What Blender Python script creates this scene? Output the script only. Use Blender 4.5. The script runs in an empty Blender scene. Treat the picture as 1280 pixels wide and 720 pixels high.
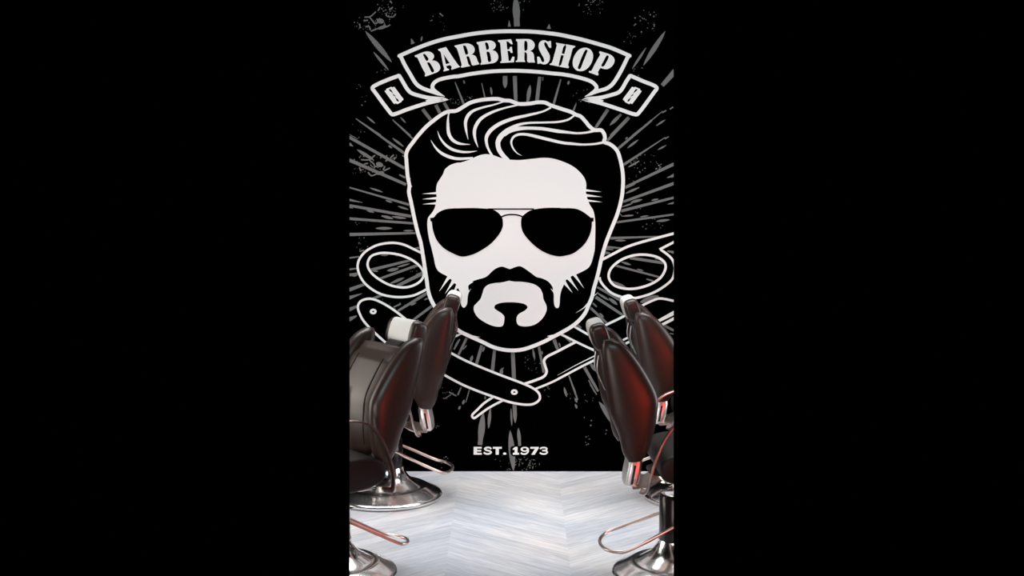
import bpy, bmesh, math, random
from mathutils import Vector, Matrix
from mathutils.geometry import tessellate_polygon

# ------------------------------------------------------------------ camera
# metres; mural wall = plane y 0, floor = z 0, camera 9.2 m in front of the wall
F = 1833.0            # focal length in pixels of a 1280 wide frame
DW = 9.2              # camera to wall
H = 2.33              # eye height
HY = 125.0            # picture row of the horizon
S = F / DW            # pixels per metre on the wall
XL, XR = (437 - 640) / F, (842 - 640) / F     # the sector of the room the photo records
scn = bpy.context.scene
COL = scn.collection
cam_d = bpy.data.cameras.new('camera')
cam_d.sensor_width = 36.0
cam_d.lens = F / 1280 * 36.0
cam_d.shift_y = -(360 - HY) / 1280
cam = bpy.data.objects.new('camera', cam_d)
cam.location = (0, -DW, H)
cam.rotation_euler = (math.radians(90), 0, 0)
COL.objects.link(cam)
scn.camera = cam

# ------------------------------------------------------------------ world, lights, exposure
w = bpy.data.worlds.new('world'); scn.world = w
w.use_nodes = True
w.node_tree.nodes['Background'].inputs[0].default_value = (0, 0, 0, 1)
w.node_tree.nodes['Background'].inputs[1].default_value = 0.0
scn.view_settings.view_transform = 'Standard'
scn.view_settings.look = 'None'
scn.view_settings.gamma = 1
scn.view_settings.use_curve_mapping = False
scn.view_settings.exposure = -0.22

def area(name, loc, aim, sx, sy, power, col=(1, 1, 1), spread=180):
    l = bpy.data.lights.new(name, 'AREA')
    l.shape = 'RECTANGLE'; l.size = sx; l.size_y = sy; l.energy = power; l.color = col
    l.spread = math.radians(spread)
    o = bpy.data.objects.new(name, l)
    o.location = loc
    o.rotation_euler = (Vector(aim) - Vector(loc)).to_track_quat('-Z', 'Y').to_euler()
    COL.objects.link(o)
    return o
area('mural_key', (0, -15.0, 7.5), (0, 0, 1.7), 6.0, 3.0, 640, (0.775, 0.98, 1.0))  # added key behind the camera for even mural whites; no known window
area('ceiling_panel', (0, -0.70, 3.3), (0, -0.78, 0), 4.6, 1.2, 82, (1.0, 1.0, 0.99), 88)
area('side_fill', (-3.7, -1.0, 1.6), (0.8, -1.6, 1.0), 1.9, 2.8, 28, (1.0, 0.92, 0.84), 90)  # added cross light, unseen source: grey edges on leather, white in chrome
area('side_fill', (3.7, -1.0, 1.6), (-0.8, -1.6, 1.0), 1.9, 2.8, 30, (0.95, 0.97, 1.0), 90)  # matching added cross light on the right
area('red_sheen_fill', (2.35, -5.5, 0.55), (0.6, -2.2, 0.7), 2.4, 0.9, 5.8, (1.0, 0.07, 0.035), 50)  # added unseen red light that puts the red reflection on the leather
area('wing_fill', (-2.35, -5.5, 0.6), (-0.6, -2.2, 0.7), 2.4, 0.9, 7.5, (1.0, 0.92, 0.86), 50)  # added soft light for the grey band on the right chairs' wings

# ------------------------------------------------------------------ materials
def mat(name, col, rough=0.5, metal=0.0, spec=0.5, coat=0.0):
    m = bpy.data.materials.new(name); m.use_nodes = True
    b = m.node_tree.nodes['Principled BSDF']
    b.inputs['Base Color'].default_value = (*col, 1)
    b.inputs['Roughness'].default_value = rough
    b.inputs['Metallic'].default_value = metal
    b.inputs['Specular IOR Level'].default_value = spec
    b.inputs['Coat Weight'].default_value = coat
    return m
def nodes(m): return m.node_tree.nodes, m.node_tree.links, m.node_tree.nodes['Principled BSDF']

M_BLACKWALL = mat('black_wall_paint', (0.0003, 0.0003, 0.0004), 1.0, spec=0.0)
M_BLACK = mat('mural_black_paint', (0.0003, 0.0003, 0.0003), 1.0, spec=0.0)
M_WHITE = mat('mural_white_paint', (0.80, 0.80, 0.80), 1.0, spec=0.0)
M_GREY = mat('mural_grey_paint', (0.160, 0.160, 0.160), 1.0, spec=0.0)
M_CHROME = mat('chrome', (0.94, 0.93, 0.92), 0.17, 1.0)
M_COPPER = mat('rosy_chrome', (0.60, 0.48, 0.45), 0.28, 1.0)
M_STEEL = mat('satin_steel', (0.92, 0.91, 0.90), 0.40, 1.0)
M_GUN = mat('gunmetal', (0.30, 0.30, 0.31), 0.35, 1.0)
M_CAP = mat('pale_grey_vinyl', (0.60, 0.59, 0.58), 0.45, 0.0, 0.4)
M_COLUMN = mat('black_lacquer', (0.010, 0.009, 0.009), 0.2, 0.0, 0.3, 0.1)
M_SEAM = mat('leather_piping', (0.008, 0.006, 0.006), 0.5)

def leather(name, col, spec=0.4, r0=0.30):
    m = mat(name, col, 0.42, 0, spec, 0.0)
    N, L, B = nodes(m)
    B.inputs['Sheen Weight'].default_value = 0.03; B.inputs['Sheen Roughness'].default_value = 0.35; B.inputs['Sheen Tint'].default_value = (0.85, 0.86, 0.9, 1)
    tc = N.new('ShaderNodeTexCoord')
    v = N.new('ShaderNodeTexVoronoi'); v.inputs['Scale'].default_value = 260
    bp = N.new('ShaderNodeBump'); bp.inputs['Strength'].default_value = 0.06; bp.inputs['Distance'].default_value = 0.002
    n = N.new('ShaderNodeTexNoise'); n.inputs['Scale'].default_value = 5
    r = N.new('ShaderNodeMapRange')
    r.inputs['To Min'].default_value = r0; r.inputs['To Max'].default_value = r0 + 0.08
    L.new(tc.outputs['Object'], v.inputs['Vector']); L.new(v.outputs['Distance'], bp.inputs['Height'])
    L.new(bp.outputs['Normal'], B.inputs['Normal'])
    L.new(tc.outputs['Object'], n.inputs['Vector']); L.new(n.outputs['Fac'], r.inputs['Value'])
    L.new(r.outputs['Result'], B.inputs['Roughness'])
    return m
M_LEATHER = leather('brown_black_leather', (0.026, 0.014, 0.011))
M_LEATHER_D = leather('dark_leather_side', (0.012, 0.007, 0.007), 0.2, 0.5)

def floor_mat():
    m = mat('pale_chevron_oak', (0.6, 0.6, 0.6), 0.42, 0, 0.3)
    N, L, B = nodes(m)
    tc = N.new('ShaderNodeTexCoord'); sp = N.new('ShaderNodeSeparateXYZ')
    L.new(tc.outputs['Object'], sp.inputs[0])
    def math_(op, a, b=None, c=None):
        n = N.new('ShaderNodeMath'); n.operation = op
        for i, v in enumerate((a, b, c)):
            if v is None: continue
            if isinstance(v, (int, float)): n.inputs[i].default_value = v
            else: L.new(v, n.inputs[i])
        return n.outputs[0]
    cw = 0.62
    xs = math_('ADD', sp.outputs['X'], 10.25)
    tri = math_('PINGPONG', xs, cw)                       # zigzag of the chevron columns
    v = math_('ADD', sp.outputs['Y'], math_('MULTIPLY', tri, 0.85))
    colid = math_('FLOOR', math_('DIVIDE', xs, cw))
    pv = math_('DIVIDE', v, 0.115)
    plank = math_('FLOOR', pv)
    cmb = N.new('ShaderNodeCombineXYZ')
    L.new(plank, cmb.inputs[0]); L.new(colid, cmb.inputs[1])
    wn = N.new('ShaderNodeTexWhiteNoise'); L.new(cmb.outputs[0], wn.inputs['Vector'])
    # grain stretched along each plank
    g = N.new('ShaderNodeCombineXYZ')
    L.new(math_('MULTIPLY', tri, 7.0), g.inputs[0]); L.new(math_('MULTIPLY', v, 60.0), g.inputs[1])
    L.new(math_('ADD', math_('MULTIPLY', wn.outputs['Value'], 30.0), math_('MULTIPLY', colid, 7.3)), g.inputs[2])
    gn = N.new('ShaderNodeTexNoise'); gn.inputs['Scale'].default_value = 1.0; gn.inputs['Detail'].default_value = 5
    gn.inputs['Distortion'].default_value = 0.9
    L.new(g.outputs[0], gn.inputs['Vector'])
    fn = math_('FRACT', pv)
    d = math_('MINIMUM', fn, math_('SUBTRACT', 1.0, fn))
    joint = N.new('ShaderNodeMapRange'); joint.inputs['From Max'].default_value = 0.045
    joint.inputs['To Min'].default_value = 0.80; L.new(d, joint.inputs['Value'])
    ramp = N.new('ShaderNodeValToRGB')
    e = ramp.color_ramp.elements
    e[0].position = 0.28; e[0].color = (0.37, 0.38, 0.41, 1)
    e[1].position = 0.68; e[1].color = (0.68, 0.665, 0.66, 1)
    mixv = math_('ADD', math_('MULTIPLY', gn.outputs['Fac'], 0.75), math_('MULTIPLY', wn.outputs['Value'], 0.16))
    L.new(mixv, ramp.inputs[0])
    # broad bluish and rosy drifts of the stain
    big = N.new('ShaderNodeTexNoise'); big.inputs['Scale'].default_value = 1.3; big.inputs['Detail'].default_value = 2
    L.new(tc.outputs['Object'], big.inputs['Vector'])
    r2 = N.new('ShaderNodeValToRGB'); f = r2.color_ramp.elements
    f[0].position = 0.38; f[0].color = (0.80, 0.835, 0.90, 1)
    f[1].position = 0.62; f[1].color = (1.0, 0.965, 0.95, 1)
    L.new(big.outputs['Fac'], r2.inputs[0])
    mx = N.new('ShaderNodeMix'); mx.data_type = 'RGBA'; mx.blend_type = 'MULTIPLY'; mx.inputs[0].default_value = 1
    L.new(ramp.outputs[0], mx.inputs[6]); L.new(r2.outputs[0], mx.inputs[7])
    mj = N.new('ShaderNodeMix'); mj.data_type = 'RGBA'; mj.blend_type = 'MULTIPLY'; mj.inputs[0].default_value = 1
    L.new(mx.outputs[2], mj.inputs[6]); L.new(joint.outputs[0], mj.inputs[7])
    L.new(mj.outputs[2], B.inputs['Base Color'])
    bp = N.new('ShaderNodeBump'); bp.inputs['Strength'].default_value = 0.08; bp.inputs['Distance'].default_value = 0.003
    L.new(gn.outputs['Fac'], bp.inputs['Height']); L.new(bp.outputs['Normal'], B.inputs['Normal'])
    return m
M_FLOOR = floor_mat()

# ------------------------------------------------------------------ helpers
def tag(o, label=None, cat=None, group=None, kind=None):
    if label: o['label'] = label
    if cat: o['category'] = cat
    if group: o['group'] = group
    if kind: o['kind'] = kind
    return o
def empty(name, loc=(0, 0, 0), rz=0.0, parent=None):
    o = bpy.data.objects.new(name, None)
    o.location = loc; o.rotation_euler = (0, 0, rz); o.empty_display_size = 0.1
    COL.objects.link(o)
    if parent: o.parent = parent
    return o
def sector_cut(bm, M=Matrix.Identity(4)):
    """Only the part of the room the photo records is built: close the mesh at that boundary."""
    bm.transform(M)
    for k, sgn in ((XL, -1), (XR, 1)):
        n = Vector((1, -k, 0)).normalized() * sgn         # plane x = k * (y + DW), vertical
        geom = bm.verts[:] + bm.edges[:] + bm.faces[:]
        if not geom: break
        r = bmesh.ops.bisect_plane(bm, geom=geom, dist=1e-6, plane_co=(0, -DW, 0), plane_no=n, clear_outer=True)
        ed = [e for e in r['geom_cut'] if isinstance(e, bmesh.types.BMEdge) and len(e.link_faces) == 1]
        if ed: bmesh.ops.holes_fill(bm, edges=ed, sides=0)
    bm.transform(M.inverted())
def link(name, bm, m, parent=None, smooth=True, flat=False, cut=True, M=None):
    if cut:
        sector_cut(bm, M or Matrix.Identity(4)) if not flat else flat_cut(bm)
    if not bm.verts: bm.free(); return None
    me = bpy.data.meshes.new(name); bm.to_mesh(me); bm.free()
    me.materials.append(m)
    if smooth and not flat:
        for p in me.polygons: p.use_smooth = True
        me.set_sharp_from_angle(angle=math.radians(40))
    o = bpy.data.objects.new(name, me); COL.objects.link(o)
    if parent: o.parent = parent
    return o
def flat_cut(bm):
    for x, sgn in (((437 - 640) / S, -1), ((842 - 640) / S, 1)):
        g = bm.verts[:] + bm.edges[:] + bm.faces[:]
        if g: bmesh.ops.bisect_plane(bm, geom=g, dist=1e-7, plane_co=(x, 0, 0), plane_no=(sgn, 0, 0), clear_outer=True)
    for z, sgn in ((0.0, -1), (WALL_H, 1)):
        g = bm.verts[:] + bm.edges[:] + bm.faces[:]
        if g: bmesh.ops.bisect_plane(bm, geom=g, dist=1e-7, plane_co=(0, 0, z), plane_no=(0, 0, sgn), clear_outer=True)
WALL_H = 3.05

# ------------------------------------------------------------------ structure
def box_bm(x0, x1, y0, y1, z0, z1):
    bm = bmesh.new(); bmesh.ops.create_cube(bm, size=1)
    for v in bm.verts:
        v.co = Vector(((x0 + x1) / 2 + v.co.x * (x1 - x0), (y0 + y1) / 2 + v.co.y * (y1 - y0), (z0 + z1) / 2 + v.co.z * (z1 - z0)))
    return bm
xa, xb = XL * DW, XR * DW
tag(link('wall_back', box_bm(xa, xb, 0.0, 0.15, 0, WALL_H), M_BLACKWALL, cut=False, smooth=False), kind='structure')
tag(link('floor', box_bm(-3, 3, -5.2, 0.0, -0.08, 0), M_FLOOR, smooth=False), kind='structure')

# ------------------------------------------------------------------ mural drawing tools
def T(ox, oy, pts, k=8.0):
    out = []
    for p in pts:
        q = (ox + p[0] / k, oy + p[1] / k)
        out.append(q + ('c',) if len(p) > 2 else q)
    return out
def W2(p): return ((p[0] - 640) / S, (589 - p[1]) / S)
def spline(pts, closed=False, n=5):
    """Catmull-Rom through the points; a point marked 'c' is a corner."""
    P = [Vector(p[:2]) for p in pts]; C = [len(p) > 2 for p in pts]
    N = len(P); out = []
    segs = N if closed else N - 1
    for i in range(segs):
        a, b = P[i], P[(i + 1) % N]
        if closed: pa, pb = P[i - 1], P[(i + 2) % N]
        else: pa, pb = P[max(i - 1, 0)], P[min(i + 2, N - 1)]
        if C[i]: pa = a
        if C[(i + 1) % N]: pb = b
        L = (b - a).length or 1e-6
        m0 = (b - pa) * (L / max((a - pa).length + L, 1e-6)) if (a - pa).length > 1e-6 else (b - a)
        m1 = (pb - a) * (L / max((pb - b).length + L, 1e-6)) if (pb - b).length > 1e-6 else (b - a)
        if C[i] and C[(i + 1) % N]: out.append(a); continue
        for k in range(n):
            t = k / n
            h = (2*t**3 - 3*t**2 + 1, t**3 - 2*t**2 + t, -2*t**3 + 3*t**2, t**3 - t**2)
            out.append(a * h[0] + m0 * h[1] + b * h[2] + m1 * h[3])
    if not closed: out.append(P[-1])
    return out
class Paint:
    """Flat painted shapes gathered into one layer of paint."""
    def __init__(s, layer): s.bm = bmesh.new(); s.y0 = s.y = -0.0012 * layer; s.k = 0
    def nxt(s): s.k += 1; s.y = s.y0 - (s.k % 40) * 2e-5
    def poly(s, outer, holes=(), smooth=True, n=5):
        s.nxt()
        rings = [spline(r, True, n) if smooth else [Vector(p[:2]) for p in r] for r in [outer, *holes]]
        v3 = [[Vector((*W2(p), 0)) for p in r] for r in rings]
        flat = [s.bm.verts.new((v.x, s.y, v.y)) for r in v3 for v in r]
        for t in tessellate_polygon(v3):
            try: f = s.bm.faces.new([flat[i] for i in t])
            except ValueError: continue
            f.normal_update()
            if f.normal.y > 0: f.normal_flip()
        return s
    def stroke(s, pts, wd, closed=False, smooth=True, n=6):
        """wd: one width or one per point, in picture pixels"""
        s.nxt()
        ws = wd if isinstance(wd, (list, tuple)) else [wd] * len(pts)
        c = spline(pts, closed, n) if smooth else [Vector(p[:2]) for p in pts]
        m = len(c); lv = []; rv = []
        for i, p in enumerate(c):
            if closed: t = c[(i + 1) % m] - c[i - 1]
            else: t = c[min(i + 1, m - 1)] - c[max(i - 1, 0)]
            if t.length < 1e-9: t = Vector((1, 0))
            t.normalize(); nn = Vector((-t.y, t.x))
            f = i / (m if closed else max(m - 1, 1)) * (len(ws) if closed else len(ws) - 1)
            a = int(f); b = (a + 1) % len(ws) if closed else min(a + 1, len(ws) - 1)
            hw = (ws[a % len(ws)] * (1 - (f - a)) + ws[b] * (f - a)) / 2
            mit = 1.0
            if 0 < i < m - 1 or closed:
                d = (c[i] - c[i - 1]); 
                if d.length > 1e-9: mit = 1 / max(0.6, abs(d.normalized().dot(t)))
            for arr, q in ((lv, p + nn * hw * mit), (rv, p - nn * hw * mit)):
                x, z = W2(q); arr.append(s.bm.verts.new((x, s.y, z)))
        for i in range(m if closed else m - 1):
            j = (i + 1) % m
            f = s.bm.faces.new((lv[i], lv[j], rv[j], rv[i])); f.normal_update()
            if f.normal.y > 0: f.normal_flip()
        return s
    def lens(s, a, b, wd, e0=0.0, e1=0.0):
        """spindle from a to b; e0 / e1 = remaining width share at each end"""
        pts = []; ws = []
        for i in range(13):
            t = i / 12
            pts.append((a[0] + (b[0] - a[0]) * t, a[1] + (b[1] - a[1]) * t))
            base = math.sin(math.pi * t) ** 0.7 if 0 < t < 1 else 0
            if t < .5: base = max(base, e0)
            else: base = max(base, e1)
            ws.append(max(wd * base, 0.15))
        return s.stroke(pts, ws, smooth=False)
    def ell(s, c, rx, ry, hole=0, rot=0):
        def ring(k): return [(c[0] + math.cos(a) * rx * k * math.cos(rot) - math.sin(a) * ry * k * math.sin(rot),
                              c[1] + math.cos(a) * rx * k * math.sin(rot) + math.sin(a) * ry * k * math.cos(rot)) for a in [math.tau * i / 28 for i in range(28)]]
        return s.poly(ring(1), [ring(hole)] if hole else [], smooth=False)
    def done(s, name, m, parent):
        return link(name, s.bm, m, parent, flat=True)

mural = empty('wall_mural', (0, 0, 0))
tag(mural, 'white and grey barbershop mural of a bearded man, painted on black wall', 'mural')

# ---- layer 1: rays and speckles
rays = Paint(1)
def R(ox, oy, a, b, wa, wb=None):      # plain tapering bar
    p = T(ox, oy, [a, b]); rays.stroke(p, [wa / 8, (wb or wa) / 8], smooth=False)
def Ls(ox, oy, a, b, wd, e0=0, e1=0):
    p = T(ox, oy, [a, b]); rays.lens(p[0], p[1], wd / 8, e0, e1)
# upper left
Ls(430, 0, (212, 308), (478, 622), 52); Ls(430, 0, (293, 515), (448, 702), 26)
R(430, 0, (672, 385), (690, 436), 6, 40); Ls(430, 0, (782, 360), (770, 412), 16)
R(430, 80, (120, 545), (370, 712), 9, 13); R(430, 150, (140, 0), (605, 332), 12, 27)
Ls(430, 80, (232, 528), (312, 594), 18, .5); Ls(430, 80, (566, 532), (618, 588), 16, .6)
R(430, 80, (485, 553), (665, 716), 8, 16); R(430, 150, (488, 0), (692, 190), 10, 15)
R(430, 80, (786, 450), (872, 562), 34, 32); R(430, 80, (918, 408), (960, 488), 34, 32); R(430, 80, (1000, 385), (1045, 460), 30, 30)
R(560, 80, (70, 178), (158, 400), 9, 24); Ls(560, 80, (155, 160), (167, 196), 18)
R(560, 80, (338, 190), (370, 338), 7, 13); Ls(560, 80, (428, 228), (438, 310), 20)
Ls(560, 80, (571, 118), (571, 240), 46, 1); R(560, 80, (668, 118), (678, 372), 42, 34)
Ls(560, 80, (822, 208), (796, 380), 40, 0, .7); R(560, 80, (917, 126), (890, 368), 32, 38)
R(560, 80, (950, 128), (946, 165), 10, 8); R(560, 80, (1128, 150), (1056, 402), 13, 24); Ls(560, 80, (1212, 165), (1198, 206), 24)
R(560, 80, (1280, 400), (1252, 468), 10, 20)
Ls(560, 0, (676, -40), (690, 262), 72, 0, .8); R(560, 0, (611, 204), (613, 264), 4, 30); R(560, 0, (1012, 240), (1008, 286), 6, 42)
# upper right
Ls(690, 0, (1134, 308), (912, 655), 48); Ls(690, 0, (942, 473), (800, 690), 24)
R(690, 80, (1230, 70), (1102, 214), 56, 40)
R(690, 80, (560, 452), (430, 644), 34, 26); Ls(690, 80, (692, 500), (578, 612), 34, .7)
R(690, 80, (770, 532), (590, 720), 34, 34); R(690, 150, (745, 0), (552, 206), 32, 24)
R(690, 80, (1108, 468), (806, 716), 6, 20); R(690, 150, (998, 0), (652, 292), 20, 26)
R(690, 80, (1142, 462), (1102, 486), 12, 12); R(690, 80, (1212, 428), (1178, 450), 14, 12); Ls(690, 80, (1134, 555), (1044, 614), 18, 0, .6)
R(690, 150, (1132, 172), (712, 448), 8, 26); R(690, 150, (1168, 165), (1128, 186), 10, 12)
Ls(690, 150, (866, 193), (752, 280), 22); Ls(690, 150, (1144, 250), (1056, 298), 16)
Ls(690, 150, (872, 408), (762, 470), 20, .6); R(690, 150, (1220, 438), (728, 672), 32, 22)
R(690, 150, (1220, 552), (1150, 576), 34, 4); R(690, 230, (1220, -8), (712, 176), 30, 24); Ls(690, 230, (872, 32), (732, 94), 22, .4)
R(690, 150, (755, 172), (735, 188), 14); R(690, 230, (828, -4), (730, 36), 18, 26)
R(690, 230, (1220, 134), (690, 268), 22, 28); Ls(690, 230, (904, 152), (782, 184), 26); Ls(690, 230, (1066, 148), (992, 162), 18)
R(690, 230, (1220, 186), (1155, 200), 22, 4); Ls(690, 230, (808, 192), (696, 228), 16, 0, .6); R(690, 230, (676, 290), (702, 324), 8)
Ls(690, 230, (818, 310), (704, 320), 18, 0, .5); R(690, 230, (1220, 302), (640, 382), 18, 22); Ls(690, 230, (968, 314), (880, 328), 14)
Ls(690, 230, (1180, 355), (1040, 372), 24); R(690, 230, (1110, 522), (580, 540), 12, 26); Ls(690, 230, (738, 564), (628, 562), 20)
R(690, 230, (710, 640), (548, 630), 12, 26); R(690, 230, (612, 656), (542, 650), 8, 14); R(690, 230, (582, 690), (528, 686), 12, 34)
R(690, 230, (1220, 682), (1155, 668), 28, 14)
# right ring interior and below
R(690, 300, (1112, 228), (780, 176), 26, 30); Ls(690, 300, (790, 246), (695, 218), 22, 0, .5); R(690, 300, (1084, 372), (630, 252), 18, 22)
Ls(690, 300, (916, 306), (846, 288), 14); R(690, 300, (1010, 408), (944, 388), 18, 12); Ls(690, 300, (745, 474), (600, 412), 26, 0, .6)
R(690, 300, (1080, 190), (1030, 184), 14)
R(690, 300, (450, 468), (690, 602), 20, 30); Ls(690, 300, (456, 530), (572, 602), 22, .5); Ls(690, 300, (566, 578), (656, 646), 32)
R(690, 360, (436, 88), (712, 272), 32, 24); R(690, 360, (384, 196), (552, 352), 26, 20); R(690, 360, (408, 148), (446, 186), 16, 14)
R(690, 360, (244, 366), (292, 398), 30, 20); Ls(690, 360, (474, 248), (518, 292), 20)
R(690, 360, (18, 512), (50, 610), 34, 18); R(690, 360, (148, 494), (188, 542), 30, 16); Ls(690, 360, (70, 545), (84, 590), 16)
Ls(690, 360, (880, 142), (1070, 76), 56); R(690, 360, (1116, 370), (1220, 424), 26, 22); R(690, 360, (1180, 450), (1216, 460), 10)
# below the chin
R(620, 400, (584, 192), (618, 292), 30, 24); R(620, 400, (630, 228), (642, 270), 14, 10); Ls(620, 400, (368, 285), (388, 396), 22, .6)
R(620, 400, (428, 264), (478, 524), 24, 24); Ls(620, 400, (458, 306), (463, 344), 16); R(620, 400, (168, 318), (180, 592), 38, 40)
Ls(620, 400, (944, 436), (1008, 514), 36, .7); R(620, 400, (884, 470), (1020, 710), 32, 22); R(620, 400, (926, 598), (986, 716), 10, 14)
R(620, 400, (728, 552), (792, 722), 14, 18); R(640, 480, (600, 0), (656, 156), 18, 14)
Ls(640, 480, (520, 28), (547, 128), 24); Ls(640, 480, (632, 138), (650, 184), 24); Ls(640, 480, (632, 196), (650, 244), 22)
R(640, 480, (784, 0), (846, 104), 16, 10); R(640, 480, (816, -10), (862, 72), 28, 16); Ls(640, 480, (868, 172), (1110, 500), 66)
R(530, 400, (428, 176), (342, 352), 26, 22); Ls(530, 400, (352, 190), (300, 294), 22); R(530, 400, (426, 252), (390, 292), 12)
R(530, 400, (578, 250), (524, 442), 30, 30); Ls(530, 400, (606, 262), (586, 318), 20); Ls(530, 400, (486, 352), (462, 420), 28, 0, .8)
R(530, 400, (706, 300), (684, 506), 30, 36); Ls(530, 400, (778, 480), (768, 560), 36, 0, .8); R(530, 400, (796, 474), (782, 490), 10)
Ls(530, 480, (592, 285), (560, 608), 66, .2, .7); Ls(530, 480, (664, 240), (645, 444), 32, .5); Ls(530, 480, (905, 198), (912, 388), 40, 1)
Ls(530, 480, (870, 240), (878, 420), 18); Ls(530, 480, (943, 436), (958, 616), 36, 0, .8); Ls(560, 545, (620, -60), (656, 352), 62)
R(530, 480, (372, 30), (338, 108), 12, 16); R(530, 480, (456, 48), (418, 182), 12, 8); Ls(530, 480, (404, 155), (386, 204), 24)
Ls(530, 480, (364, 216), (346, 254), 22); R(530, 480, (268, 105), (204, 146), 10, 6); R(530, 480, (612, 120), (612, 150), 14)
# left
R(430, 150, (52, 170), (608, 482), 30, 28); Ls(430, 150, (483, 178), (598, 266), 22); R(430, 150, (52, 238), (92, 262), 34, 4)
Ls(430, 150, (128, 292), (300, 400), 34); R(430, 150, (52, 398), (622, 644), 34, 28); R(430, 150, (552, 545), (612, 574), 12, 22)
R(430, 150, (52, 142), (140, 188), 7, 4); Ls(430, 150, (444, 252), (482, 280), 20); R(430, 150, (585, 352), (605, 368), 12)
R(430, 230, (52, 32), (655, 206), 14, 24); Ls(430, 230, (256, 36), (390, 80), 18); R(430, 230, (52, 156), (184, 184), 24, 4)
R(430, 230, (52, 212), (672, 322), 26, 28); Ls(430, 230, (226, 263), (304, 282), 20); Ls(430, 230, (538, 220), (646, 254), 20)
Ls(430, 230, (416, 160), (482, 182), 18); Ls(430, 230, (376, 316), (494, 346), 28, .5); Ls(430, 230, (476, 324), (624, 342), 24)
R(430, 230, (52, 344), (700, 392), 26, 22); Ls(430, 230, (316, 441), (484, 441), 28); R(430, 230, (52, 503), (730, 488), 32, 20)
Ls(430, 230, (592, 466), (698, 464), 18); R(430, 230, (690, 644), (765, 634), 8, 24); R(430, 230, (52, 230), (92, 240), 14, 6)
R(430, 300, (52, 178), (152, 164), 16, 12); R(430, 300, (52, 292), (126, 282), 18, 14); R(430, 300, (52, 348), (142, 334), 28, 22)
Ls(430, 300, (80, 360), (134, 352), 16); R(430, 300, (52, 496), (208, 440), 36, 26); R(430, 300, (52, 576), (178, 534), 36, 6)
R(430, 360, (52, 214), (132, 180), 36, 24); R(430, 360, (52, 312), (128, 276), 44, 14); R(430, 300, (290, 584), (392, 544), 24, 26)
R(430, 300, (268, 298), (684, 196), 30, 22); Ls(430, 300, (430, 306), (548, 284), 32); Ls(430, 300, (524, 272), (660, 234), 18)
R(430, 300, (338, 392), (738, 250), 22, 26); Ls(430, 300, (466, 432), (604, 374), 28, .5); R(430, 300, (530, 458), (796, 328), 30, 34)
R(430, 300, (155, 112), (204, 100), 12); Ls(430, 300, (366, 150), (446, 146), 20); Ls(430, 300, (282, 305), (342, 312), 18); R(430, 300, (720, 348), (780, 320), 12)
R(430, 300, (515, 155), (560, 152), 10)
R(430, 360, (538, 228), (828, 50), 22, 30); Ls(430, 360, (664, 172), (724, 144), 18); R(430, 360, (496, 190), (568, 156), 14)
R(430, 360, (668, 336), (882, 176), 22, 26); Ls(430, 360, (160, 464), (256, 428), 14); Ls(430, 360, (98, 482), (134, 466), 14)
R(430, 360, (700, 338), (746, 320), 14); R(430, 360, (806, 116), (852, 94), 14)
R(430, 360, (1158, 510), (1100, 612), 14, 18); 
tag(rays.done('ray_burst', M_GREY, mural), kind='stuff')
sp = Paint(1)
rnd = random.Random(5)
def blot(x, y, r):
    n = rnd.randint(5, 7); a0 = rnd.random() * 6.28; st = rnd.uniform(.5, 1)
    pts = []
    for i in range(n):
        a = math.tau * i / n; q = r * rnd.uniform(.45, 1.15)
        px, py = math.cos(a) * q, math.sin(a) * q * st
        pts.append((x + px * math.cos(a0) - py * math.sin(a0), y + px * math.sin(a0) + py * math.cos(a0)))
    sp.poly(pts, smooth=False)
for cx, cy, rx, ry, n, r0, r1 in [
    (481, 14, 14, 14, 34, .5, 1.6), (458, 30, 16, 10, 24, .5, 1.4), (497, 8, 8, 8, 5, .5, 1.0), (550, 25, 12, 14, 8, .4, 1.5), (740, 8, 17, 10, 30, .6, 1.9),
    (625, 6, 12, 10, 28, .4, 1.3), (656, 8, 10, 9, 10, .4, 1.2), (808, 28, 16, 16, 34, .4, 1.7), (786, 46, 10, 8, 12, .4, 1.0),
    (478, 88, 10, 5, 8, .4, 1.2), (452, 118, 8, 14, 8, .5, 1.4), (447, 162, 9, 10, 9, .5, 1.2), (800, 88, 14, 8, 8, .5, 1.3), (728, 122, 14, 14, 12, .4, 1.3),
    (460, 204, 20, 12, 32, .5, 1.8), (488, 196, 8, 6, 14, .5, 1.6), (448, 212, 10, 8, 12, .4, 1.2), (808, 205, 20, 14, 36, .4, 1.6), (790, 222, 8, 6, 6, .4, 1.0),
    (452, 304, 10, 8, 12, .4, 1.3), (450, 278, 14, 4, 8, .4, 1.0), (520, 340, 7, 5, 10, .4, 1.1), (490, 378, 14, 8, 14, .4, 1.2), (818, 280, 18, 8, 12, .4, 1.3), (795, 264, 8, 5, 6, .5, 1.4),
    (569, 126, 10, 5, 18, .4, 1.3), (588, 123, 8, 3, 12, .4, 1.2), (668, 452, 12, 14, 30, .3, 1.1), (555, 492, 16, 8, 16, .4, 1.3), (545, 534, 8, 6, 8, .4, 1.2),
    (686, 488, 6, 8, 8, .5, 1.3), (550, 577, 12, 8, 14, .5, 1.6), (636, 577, 18, 10, 16, .5, 1.3), (659, 580, 16, 9, 44, .5, 1.6), (735, 535, 6, 24, 9, .6, 1.9),
    (735, 500, 8, 8, 6, .4, 1.2), (712, 495, 8, 5, 6, .4, 1.0), (503, 530, 10, 10, 10, .4, 1.1), (758, 540, 3, 3, 3, .6, 1.4), (510, 560, 8, 12, 5, .4, 1.0), (830, 420, 8, 6, 6, .5, 1.2), (600, 470, 8, 6, 6, .4, 1.0)]:
    for _ in range(n):
        a = rnd.random() * math.tau; q = math.sqrt(rnd.random())
        blot(cx + math.cos(a) * rx * q, cy + math.sin(a) * ry * q, rnd.uniform(r0, r1) * .8)
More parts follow.
